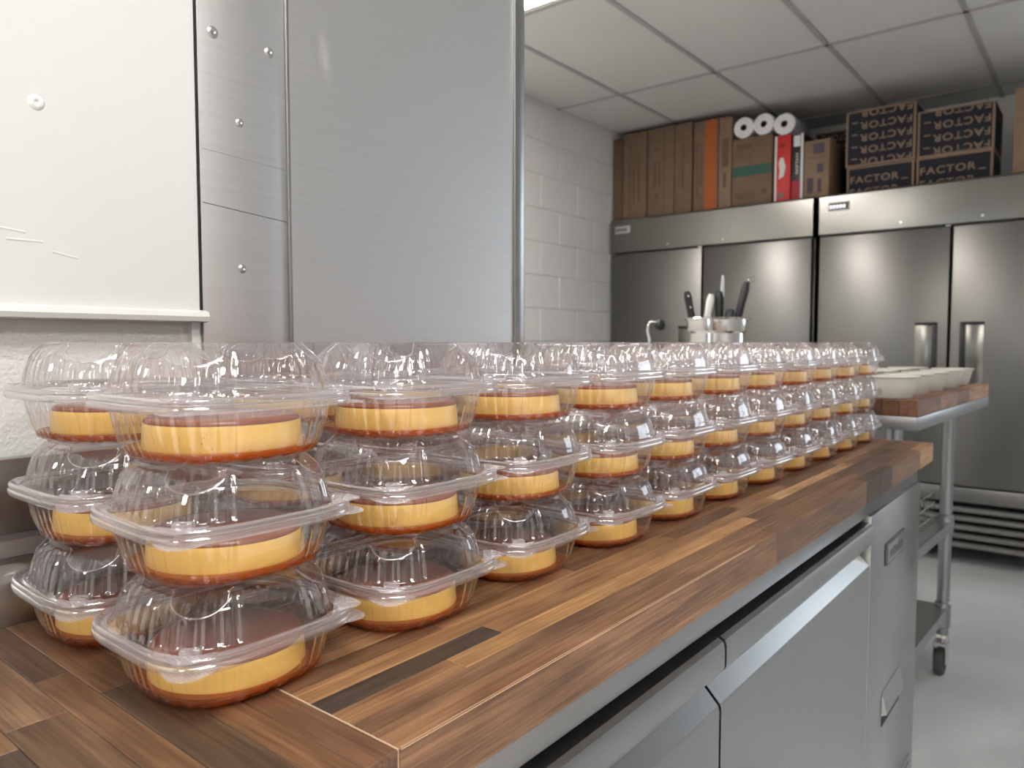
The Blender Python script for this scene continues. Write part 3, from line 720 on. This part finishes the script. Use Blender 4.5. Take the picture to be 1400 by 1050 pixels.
# ------------------------------------------------------------------ cartons on the refrigerators
FT_ = E + .848
def carton(ya, yb, z0, z1, mat, label, x=4.55, depth=.36, group='cartons on the refrigerators', name='carton'):
    t = empty(name, (x + depth / 2, (ya + yb) / 2, z0)); tag(t, label, 'box', group)
    w, h = (yb - ya) / 2, z1 - z0
    bm = bmesh.new(); add_box(bm, -depth / 2, depth / 2, -w, w, 0, h, .003); link('body', to_mesh('body', bm, angle=.6), mat, t)
    def mark(nm, y0, y1, a, b, mt):      # print rectangle on the front, y measured from the wall side edge (left in the picture)
        bm = bmesh.new(); add_box(bm, -depth / 2 - .0008, -depth / 2 + .0001, w - y1, w - y0, a, b); return link(nm, to_mesh(nm, bm), mt, t)
    return t, mark
def vmarks(mark, spec, mt): 
    for (y0, y1, a, b) in spec: mark('print', y0, y1, a, b, mt)
T1 = FT_ + .585
t, mk = carton(2.675, 2.752, FT_, T1 - .02, M_CARDDK, 'slim dark brown carton wedged against the white block wall'); vmarks(mk, [(.02, .05, .2, .36), (.025, .045, .08, .11), (.025, .045, .43, .46)], M_INK)
t, mk = carton(2.490, 2.670, FT_, T1, M_CARD, 'plain brown carton beside the slim dark carton'); vmarks(mk, [(.045, .06, .02, .56), (.075, .09, .10, .44), (.11, .128, .12, .42)], M_INK)
t, mk = carton(2.285, 2.478, FT_, T1, M_CARD, 'brown carton with round stamps and faded print'); vmarks(mk, [(.04, .06, .19, .37), (.075, .095, .2, .36), (.05, .08, .12, .15), (.05, .08, .43, .46), (.115, .122, .01, .56)], M_INK)
t, mk = carton(2.158, 2.281, FT_, T1, M_CARD, 'brown carton with one tall line of dark print'); vmarks(mk, [(.05, .068, .16, .45)], M_INK)
t, mk = carton(1.978, 2.146, FT_, FT_ + .575, M_CARD, 'brown carton with a vertical orange band'); vmarks(mk, [(.02, .032, .1, .46), (.045, .058, .16, .44)], M_INK)
mk('band', .078, .155, 0.002, .572, M_ORANGE); 
t, mk = carton(1.890, 1.974, FT_, FT_ + .570, M_CARD2, 'narrow brown carton beside the orange banded one'); vmarks(mk, [(.02, .065, .26, .44), (.03, .05, .13, .22)], M_INK)
t, mk = carton(1.632, 1.884, FT_, FT_ + .418, M_CARD, 'brown carton with a dark green band, white rolls on top'); mk('band', .002, .249, .185, .245, M_GREENB)
vmarks(mk, [(.03, .12, .35, .385), (.02, .15, .045, .085), (.19, .225, .06, .09)], M_INK)
t, mk = carton(1.522, 1.617, FT_, FT_ + .395, M_REDB, 'slim red box printed with a white glove shape')
mk('white_edge', 0, .012, .001, .394, M_PRWHITE); 
bm = bmesh.new(); w = (1.617 - 1.522) / 2
pts = [(.026, .135), (.055, .150), (.066, .205), (.052, .262), (.034, .262), (.024, .235), (.031, .185)]
bm.faces.new([bm.verts.new((-.181, w - a, b)) for a, b in pts]); r = bmesh.ops.extrude_face_region(bm, geom=list(bm.faces))
for v in r['geom']:
    if isinstance(v, bmesh.types.BMVert): v.co.x -= .0012
link('glove_print', to_mesh('glove_print', bm), M_PRWHITE, t)
mk('emblem', .022, .052, .02, .055, M_BADGE); mk('print', .025, .06, .325, .345, plain('dark_red_ink', (.3, .015, .015), .6))
t, mk = carton(1.447, 1.515, FT_, FT_ + .39, M_BLACK, 'slim black and red box with white lettering beside the red box')
mk('red_panel', .001, .05, .002, .115, plain('crimson_panel', (.40, .02, .03), .6)); mk('white_panel', .010, .048, .315, .380, M_PRWHITE); mk('white_side', .052, .067, .001, .389, M_PRWHITE)
def text_mesh(body, size, bold=0.0, spacing=1.0):
    cu = bpy.data.curves.new('lettering', 'FONT'); cu.body = body; cu.size = size; cu.offset = bold; cu.space_character = spacing
    o = bpy.data.objects.new('lettering', cu); COL.objects.link(o); bpy.context.view_layer.update()
    me = bpy.data.meshes.new_from_object(o.evaluated_get(bpy.context.evaluated_depsgraph_get()))
    bpy.data.objects.remove(o); bpy.data.curves.remove(cu)
    xs = [v.co.x for v in me.vertices]; ys = [v.co.y for v in me.vertices]
    return me, min(xs), max(xs), min(ys), max(ys)
def place_text(parent, body, width, height, yc, zc, xf, mat, flip=False, clip=None, spacing=1.12, rot=False, bold=.02, name='lettering'):
    """text on a front face looking to -x; yc, zc: centre; clip: (zmin, zmax)"""
    me, a, b, c, d = text_mesh(body, 1.0, bold, spacing)
    if body.endswith('_'):
        cap = text_mesh('F', 1.0, bold)[4]; c, d = 0, cap
    sx, sz = width / (b - a), height / (d - c); xm, zm = (a + b) / 2, (c + d) / 2; s = -1 if flip else 1
    for v in me.vertices:
        u, w_ = (v.co.x - xm) * sx * s, (v.co.y - zm) * sz * s
        if rot: u, w_ = w_, -u
        v.co = Vector((xf, yc - u, zc + w_))
    bm = bmesh.new(); bm.from_mesh(me); bpy.data.meshes.remove(me)
    if clip:
        for z, nz_ in ((clip[0], -1), (clip[1], 1)):
            bmesh.ops.bisect_plane(bm, geom=list(bm.verts) + list(bm.edges) + list(bm.faces), plane_co=(0, 0, z), plane_no=(0, 0, nz_), clear_outer=True)
    if not bm.faces: bm.free(); return
    r = bmesh.ops.extrude_face_region(bm, geom=list(bm.faces))
    for v in r['geom']:
        if isinstance(v, bmesh.types.BMVert): v.co.x -= .0008
    return link(name, to_mesh(name, bm), mat, parent)
place_text(t, 'NYLON', .12, .016, .004, .215, -.1808, M_PRWHITE, rot=True, bold=.02)
t, mk = carton(1.300, 1.443, FT_, FT_ + .335, M_CARD2, 'short brown carton covered in small purple print', depth=.30)
vmarks(mk, [(.05, .115, .255, .315), (.075, .11, .145, .195), (.02, .055, .03, .12), (.08, .1, .03, .11), (.02, .13, .232, .236)], M_INKP)
def factor_box(ya, yb, z0, z1, x, rows, flip, label, depth=.34):
    t, mk = carton(ya, yb, z0, z1, M_TAN, label, x=x, depth=depth, group='navy printed boxes on the refrigerator', name='printed_box')
    W_, H_ = yb - ya, z1 - z0; xf = -depth / 2
    bm = bmesh.new(); add_box(bm, xf - .0008, xf + .0002, -W_ / 2 + .012, W_ / 2 - .012, .010, H_ - .010); link('navy_panel', to_mesh('navy_panel', bm), M_NAVY, t)
    bm = bmesh.new(); add_box(bm, xf + .012, -xf - .012, -W_ / 2 - .0008, -W_ / 2 + .0002, .010, H_ - .010); link('navy_panel', to_mesh('navy_panel', bm), M_NAVY, t)
    bm = bmesh.new(); add_box(bm, -.045, .045, -W_ / 2 - .0014, -W_ / 2 - .0006, H_ * .68, H_ * .80, .0003); link('hand_hole', to_mesh('hand_hole', bm), M_DARK, t)
    for zc in rows:
        sg = -1 if flip else 1; tw = W_ - .095
        if min(zc + .02, H_ - .012) - max(zc - .02, .012) < .012: continue
        place_text(t, 'FACTOR', tw, .040, sg * .028, zc, xf - .0008, M_TAN, flip, (.012, H_ - .012), 1.15, bold=.022)
        u0, u1 = sorted((sg * (.028 - tw / 2 - .012), sg * (.028 - tw / 2 - .044))); b0, b1 = sorted((zc - sg * .018, zc - sg * .025)); b0 = max(b0, .012); b1 = min(b1, H_ - .012)
        if b1 > b0:
            bm = bmesh.new(); add_box(bm, xf - .0016, xf - .0008, u0, u1, b0, b1); link('lettering', to_mesh('lettering', bm), M_TAN, t)
XB = 4.60
factor_box(.866, 1.215, FT_, FT_ + .155, XB, (.012, .082, .152), False, 'low navy box with upright tan lettering beside the short brown carton')
factor_box(.500, .856, FT_, FT_ + .155, XB, (.012, .082, .152), False, 'low navy box with upright tan lettering nearest the bare brown box')
factor_box(.862, 1.222, FT_ + .157, FT_ + .470, XB - .012, (.020, .088, .156, .224, .292), True, 'tall navy box with upside down tan lettering, next to the carton print')
factor_box(.498, .856, FT_ + .157, FT_ + .405, XB, (.026, .094, .162, .230), True, 'navy box with upside down tan lettering nearest the bare brown box')
factor_box(1.228, 1.50, FT_, FT_ + .475, 4.94, (.36, .43), True, 'navy box with upside down lettering standing behind the short brown carton', .30)
t, mk = carton(.05, .412, FT_, FT_ + .43, M_CARD2, 'bare light brown box beyond the navy boxes', x=4.56, depth=.3)
# white rolls
for i, (y, z) in enumerate(((1.816, FT_ + .420 + .065), (1.690, FT_ + .420 + .065), (1.565, FT_ + .397 + .065))):
    r = empty('paper_roll', (4.55, y, z)); tag(r, ('white paper roll lying on the green banded carton, beside the narrow carton', 'middle white paper roll of three on the cartons', 'white paper roll lying over the slim red box')[i], 'paper roll', 'white rolls on the cartons')
    bm = bmesh.new(); add_lathe(bm, [(.020, 0), (.058, 0), (.064, .006), (.064, .012)], 30); add_lathe(bm, [(.020, 0), (.020, .28)], 30)
    o = link('paper', to_mesh('paper', bm, angle=.6), M_PAPER, r); o.rotation_euler = (0, PI / 2, 0)
    bm = bmesh.new(); add_lathe(bm, [(.064, .012), (.0645, .013), (.0645, .27), (.058, .28), (.020, .28)], 30); o = link('wrapping', to_mesh('wrapping', bm, angle=.6), M_FILM, r); o.rotation_euler = (0, PI / 2, 0)
    bm = bmesh.new(); add_lathe(bm, [(.0195, .004), (.0195, .27), (0, .27)], 20); o = link('core', to_mesh('core', bm, angle=.6), M_CARDDK, r); o.rotation_euler = (0, PI / 2, 0)

# ------------------------------------------------------------------ cart with board and cups
ROT = math.radians(-2.5)
cart = empty('utility_cart', (2.09, .37, 0), ROT); tag(cart, 'stainless wheeled cart with two shelves beyond the worktop', 'cart')
CL, CW = 1.01, .90
ctz = E - .19
box('top', 0, CL - .01, 0, CW, ctz - .002, ctz, M_CARTSTEEL, cart)
box('top_edge', 0, CL - .01, -.002, .001, ctz - .034, ctz, M_CARTSTEEL, cart, .0006)
box('top_edge', -.002, .001, 0, CW, ctz - .034, ctz, M_CARTSTEEL, cart, .0006)
box('top_edge', CL - .012, CL - .009, 0, CW, ctz - .034, ctz, M_CARTSTEEL, cart, .0006)
box('top_edge', 0, CL - .01, CW - .002, CW + .001, ctz - .034, ctz, M_CARTSTEEL, cart, .0006)
for i, (x, y) in enumerate(((.095, .075), (.905, .100), (.095, CW - .08), (.905, CW - .08))):
    lg = lathe('leg', [(0, .14), (.0205, .14), (.0205, .16), (.0205, ctz - .003), (0, ctz - .003)], M_GALV, cart, 20, (x, y, 0))
    lathe('collar', [(.0208, .17), (.026, .175), (.026, .26), (.0208, .265)], M_GALV, lg, 20)
    lathe('collar', [(.0208, .515), (.026, .52), (.026, .575), (.0208, .58)], M_GALV, lg, 20)
    cs = bmesh.new(); add_lathe(cs, [(0, .145), (.022, .145), (.024, .135), (.018, .125), (.012, .12), (0, .12)], 18)
    c = link('caster', to_mesh('caster', cs, angle=.6), M_CHROME, lg)
    bm = bmesh.new()
    add_box(bm, -.036, .016, -.021, -.018, .045, .122, .001); add_box(bm, -.036, .016, .018, .021, .045, .122, .001); add_box(bm, -.036, .016, -.021, .021, .119, .123, .001)
    link('caster_fork', to_mesh('caster_fork', bm), M_CHROME, c)
    bm = bmesh.new(); add_lathe(bm, [(0, -.014), (.045, -.014), (.050, -.008), (.050, .008), (.045, .014), (0, .014)], 24)
    bmesh.ops.rotate(bm, verts=bm.verts, matrix=Matrix.Rotation(PI / 2, 3, 'X'), cent=(0, 0, 0)); bmesh.ops.translate(bm, verts=bm.verts, vec=(-.018, 0, .0505))
    link('wheel', to_mesh('wheel', bm, angle=.6), M_RUBBER, c)
for (z, nm) in ((.555, 'shelf'), (.245, 'shelf')):
    bm = bmesh.new(); add_box(bm, .08, .92, .085, CW - .065, z - .0015, z); add_box(bm, .08, .92, .083, .086, z - .035, z); add_box(bm, .08, .92, CW - .066, CW - .063, z - .035, z)
    add_box(bm, .078, .081, .085, CW - .065, z - .035, z); add_box(bm, .919, .922, .085, CW - .065, z - .035, z)
    link(nm, to_mesh(nm, bm), M_CARTSTEEL, cart)
# walnut board
BT = ctz + .0425
brd = empty('walnut_board', (2.09, .37, ctz), ROT); tag(brd, 'thick walnut board on the cart under the ivory cups', 'board')
y = 0.006; k = 0
while y < .82:
    w = .042; x = .004; 
    while x < CL - .002:
        L = random.uniform(.1, .32) if k else (.26, .22, .18, .2, .3)[min(4, int(x * 4.6))]
        if CL - (x + L) < .08: L = CL - x
        c = random.choice(PAL) if k else [srgb(112, 78, 62), srgb(136, 100, 80), srgb(120, 84, 66), srgb(164, 124, 92), srgb(150, 112, 84)][min(4, int(x * 4.6))]
        if k and x < .01: c = [v * .45 for v in c]
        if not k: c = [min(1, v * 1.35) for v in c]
        bm = bmesh.new(); add_box(bm, -L / 2 + .0002, L / 2 - .0002, -w / 2 + .0002, w / 2 - .0002, 0, .0425); bmesh.ops.bevel(bm, geom=list(bm.edges), offset=.0006, segments=1, affect='EDGES')
        o = link('stave', to_mesh('stave', bm), M_WOOD, brd, (x + L / 2, y + w / 2 - .006, .0002)); o.color = rgba(c); x += L
    y += w; k += 1
# ivory cups
bm = bmesh.new(); add_lathe(bm, [(0, 0), (.047, 0), (.0485, .002), (.0600, .0525), (.0640, .0535), (.0650, .0555), (.0635, .0575), (.0605, .0570), (.0590, .054)], 36); me_cup = to_mesh('wall', bm, angle=.9); me_cup.materials.append(M_CUP)
bm = bmesh.new(); add_lathe(bm, [(.0598, .0545), (.0478, .0030), (0, .0028)], 36); me_cin = to_mesh('lining', bm, angle=.9); me_cin.materials.append(M_CUPIN)
cr, sr = math.cos(ROT), math.sin(ROT)
def on_cart(x, y, z): return (2.09 + x * cr - y * sr, .37 + x * sr + y * cr, z)
crow = ['along the cart edge nearest the aisle', 'in the middle line on the board', 'in the line farthest from the aisle']
for j in range(3):
    for i in range(5):
        c = empty('cup', on_cart(.085 + .195 * i + random.uniform(-.006, .006), .082 + .150 * j + random.uniform(-.006, .006), BT + .0005)); tag(c, f"ivory round paper cup, {ORD[i]} from the worktop, {crow[j]}", 'cup', 'ivory cups on the walnut board')
        link('wall', me_cup, None, c); link('lining', me_cin, None, c)
# things on the shelves
b1 = empty('steel_container', on_cart(.20, .135, .5555), ROT); tag(b1, 'grey steel pan standing on the upper cart shelf', 'pan')
bm = bmesh.new(); add_box(bm, -.10, .10, -.03, .16, 0, .17, .008); link('body', to_mesh('body', bm, angle=.6), M_CARTSTEEL, b1)
bm = bmesh.new(); add_box(bm, -.108, .108, -.038, .168, .165, .172, .002); link('rim', to_mesh('rim', bm, angle=.6), M_CARTSTEEL, b1)
wr = empty('wire_basket', on_cart(.62, .24, .5555), ROT); tag(wr, 'low chrome wire basket on the upper cart shelf', 'basket')
for z in (.03, .075, .115): tube('wire', [(-.2, -.12, z), (.2, -.12, z), (.2, .2, z), (-.2, .2, z), (-.2, -.12, z)], .0028, M_CHROME, wr, 6)
for q in range(9): tube('wire', [(-.2 + .05 * q, -.12, .115), (-.2 + .05 * q, -.12, .003), (-.2 + .05 * q, .2, .003), (-.2 + .05 * q, .2, .115)], .0016, M_CHROME, wr, 6)
pn = empty('mixing_bowl', on_cart(.20, .30, .2455)); tag(pn, 'dark steel bowl resting on the lower cart shelf', 'bowl')
lathe('body', [(0, .002), (.06, .002), (.12, .05), (.135, .085), (.148, .088), (.149, .091), (.136, .091), (.118, .056), (.058, .006), (0, .006)], plain('dark_steel', (.12, .12, .12), .3, 1), pn, 36)
lathe('rim', [(.136, .0905), (.149, .0915), (.151, .0885), (.1485, .0865)], M_CHROME, pn, 36)

# ------------------------------------------------------------------ knife pot and ladle on the cart
pot = empty('utensil_pot', (2.115, .915, BT + .0005)); tag(pot, 'polished steel pot holding knives on the cart', 'pot')
pz = E + .068 - BT
lathe('body', [(0, 0), (.075, 0), (.080, .004), (.080, pz - .042), (.0855, pz - .036), (.0885, pz - .006), (.0885, pz - .002), (.083, pz - .004), (.082, pz - .036), (.077, pz - .045), (.077, .006), (0, .006)], M_CHROME, pot, 40)
lathe('rim', [(.0840, pz - .003), (.0955, pz - .001), (.0965, pz + .002), (.0945, pz + .004), (.084, pz + .001)], M_CHROME, pot, 40)
P0 = Vector((2.115, .915, 0))
rd = Vector((Rv.x, Rv.y, 0)).normalized()
def utensil(name, label, off, tilt, top, hw, hlen, mat, blade='down', extra=None, depth=0.0):
    """handle stands up out of the pot; off: sideways place at the rim, tilt: lean of the top; measured across the view-facing side of the pot"""
    fw = Vector((-rd.y, rd.x, 0))
    base = P0 + rd * off + fw * depth; base.z = E + .067
    ax = (rd * tilt + Vector((0, 0, 1))).normalized()
    t = empty(name, (base.x, base.y, BT + .012)); tag(t, label, 'knife', 'utensils in the steel pot')
    org = Vector(t.location)
    tp = base + ax * (top / ax.z)
    bt = tp - ax * hlen
    bm = bmesh.new(); n = 8
    add_tube(bm, [bt - org, bt + ax * hlen * .15 - org, bt + ax * hlen * .5 - org, bt + ax * hlen * .85 - org, tp - org], [hw * .75, hw, hw * .92, hw * 1.05, hw * .7], 10)
    link('handle', to_mesh('handle', bm, angle=.9), mat, t)
    bot = base + ax * ((BT + .015 - base.z) / ax.z)
    bm = bmesh.new(); s = rd * .013; th = fw * .001
    if blade == 'down':
        A, B = bt, bot
    V = [bm.verts.new(p - org) for p in (A - s - th, A + s - th, A + s + th, A - s + th, B - s * .3 - th, B + s * .9 - th, B + s * .9 + th, B - s * .3 + th)]
    for f in ((0, 1, 2, 3), (7, 6, 5, 4), (0, 4, 5, 1), (1, 5, 6, 2), (2, 6, 7, 3), (3, 7, 4, 0)): bm.faces.new([V[i] for i in f])
    link('blade', to_mesh('blade', bm), M_BLADE, t)
    return t, org, tp, ax
t, o, tp, ax = utensil('knife', 'black handled knife with bright rivets in the steel pot', -.075, -.20, .085, .0115, .12, M_BLACK)
for q in (.015, .05): 
    p = tp - ax * q - Vector((Fv.x, Fv.y, 0)).normalized() * .0108 - o
    bm = bmesh.new(); bmesh.ops.create_uvsphere(bm, u_segments=10, v_segments=6, radius=.0032); bmesh.ops.translate(bm, verts=bm.verts, vec=p); link('rivet', to_mesh('rivet', bm, smooth=True), M_CHROME, t)
utensil('knife', 'white handled knife leaning in the steel pot', -.030, .16, .076, .0115, .11, M_WHITEPL)
utensil('knife', 'straight black handled knife standing upright in the steel pot', .006, -.02, .084, .0135, .12, M_BLACK)
t, o, tp, ax = utensil('steel_file', 'slim grey sharpening file rising behind the upright black handle', .024, .02, .135, .0055, .19, M_BLADE, depth=.04); t['category'] = 'tool'
t, o, tp, ax = utensil('sharpening_steel', 'long black handled sharpening steel with a ring, leaning outwards', .060, .24, .112, .0125, .15, M_BLACK); t['category'] = 'tool'
ring = [tp + ax * .008 + rd * (.012 + .009 * math.cos(a)) + Vector((0, 0, .009 * math.sin(a))) - o for a in [2 * PI * k / 12 for k in range(13)]]
tube('ring', ring, .0022, M_CHROME, t, 6)
t, o, tp, ax = utensil('knife', 'short thick black handled knife between the upright knife and the steel', .030, .20, .030, .014, .08, M_BLACK, depth=-.02)
# ladle with hooked chrome handle and black knob
lp = Vector((2.16, 1.165, 0)); ld = empty('hooked_ladle', (lp.x, lp.y, BT + .0075)); tag(ld, 'hooked chrome ladle with a round black grip standing in a beaker', 'ladle')
H = E + .060 - BT
tube('stem', [(0, 0, 0), rd * 0 + Vector((0, 0, H - .06)), rd * -.006 + Vector((0, 0, H - .03)), rd * -.003 + Vector((0, 0, H - .008)), rd * .008 + Vector((0, 0, H)), rd * .022 + Vector((0, 0, H - .003))], .0042, M_CHROME, ld, 10)
bm = bmesh.new(); bmesh.ops.create_uvsphere(bm, u_segments=18, v_segments=12, radius=.0185); bmesh.ops.translate(bm, verts=bm.verts, vec=rd * .034 + Vector((0, 0, H - .012))); link('grip', to_mesh('grip', bm, smooth=True), M_BLACK, ld)
bk = empty('steel_beaker', (lp.x, lp.y, BT + .0005)); tag(bk, 'short steel beaker that holds the hooked ladle', 'beaker')
lathe('body', [(0, 0), (.04, 0), (.045, .004), (.048, .12), (.051, .122), (.051, .125), (.046, .124), (.043, .006), (0, .0055)], M_CHROME, bk, 28)
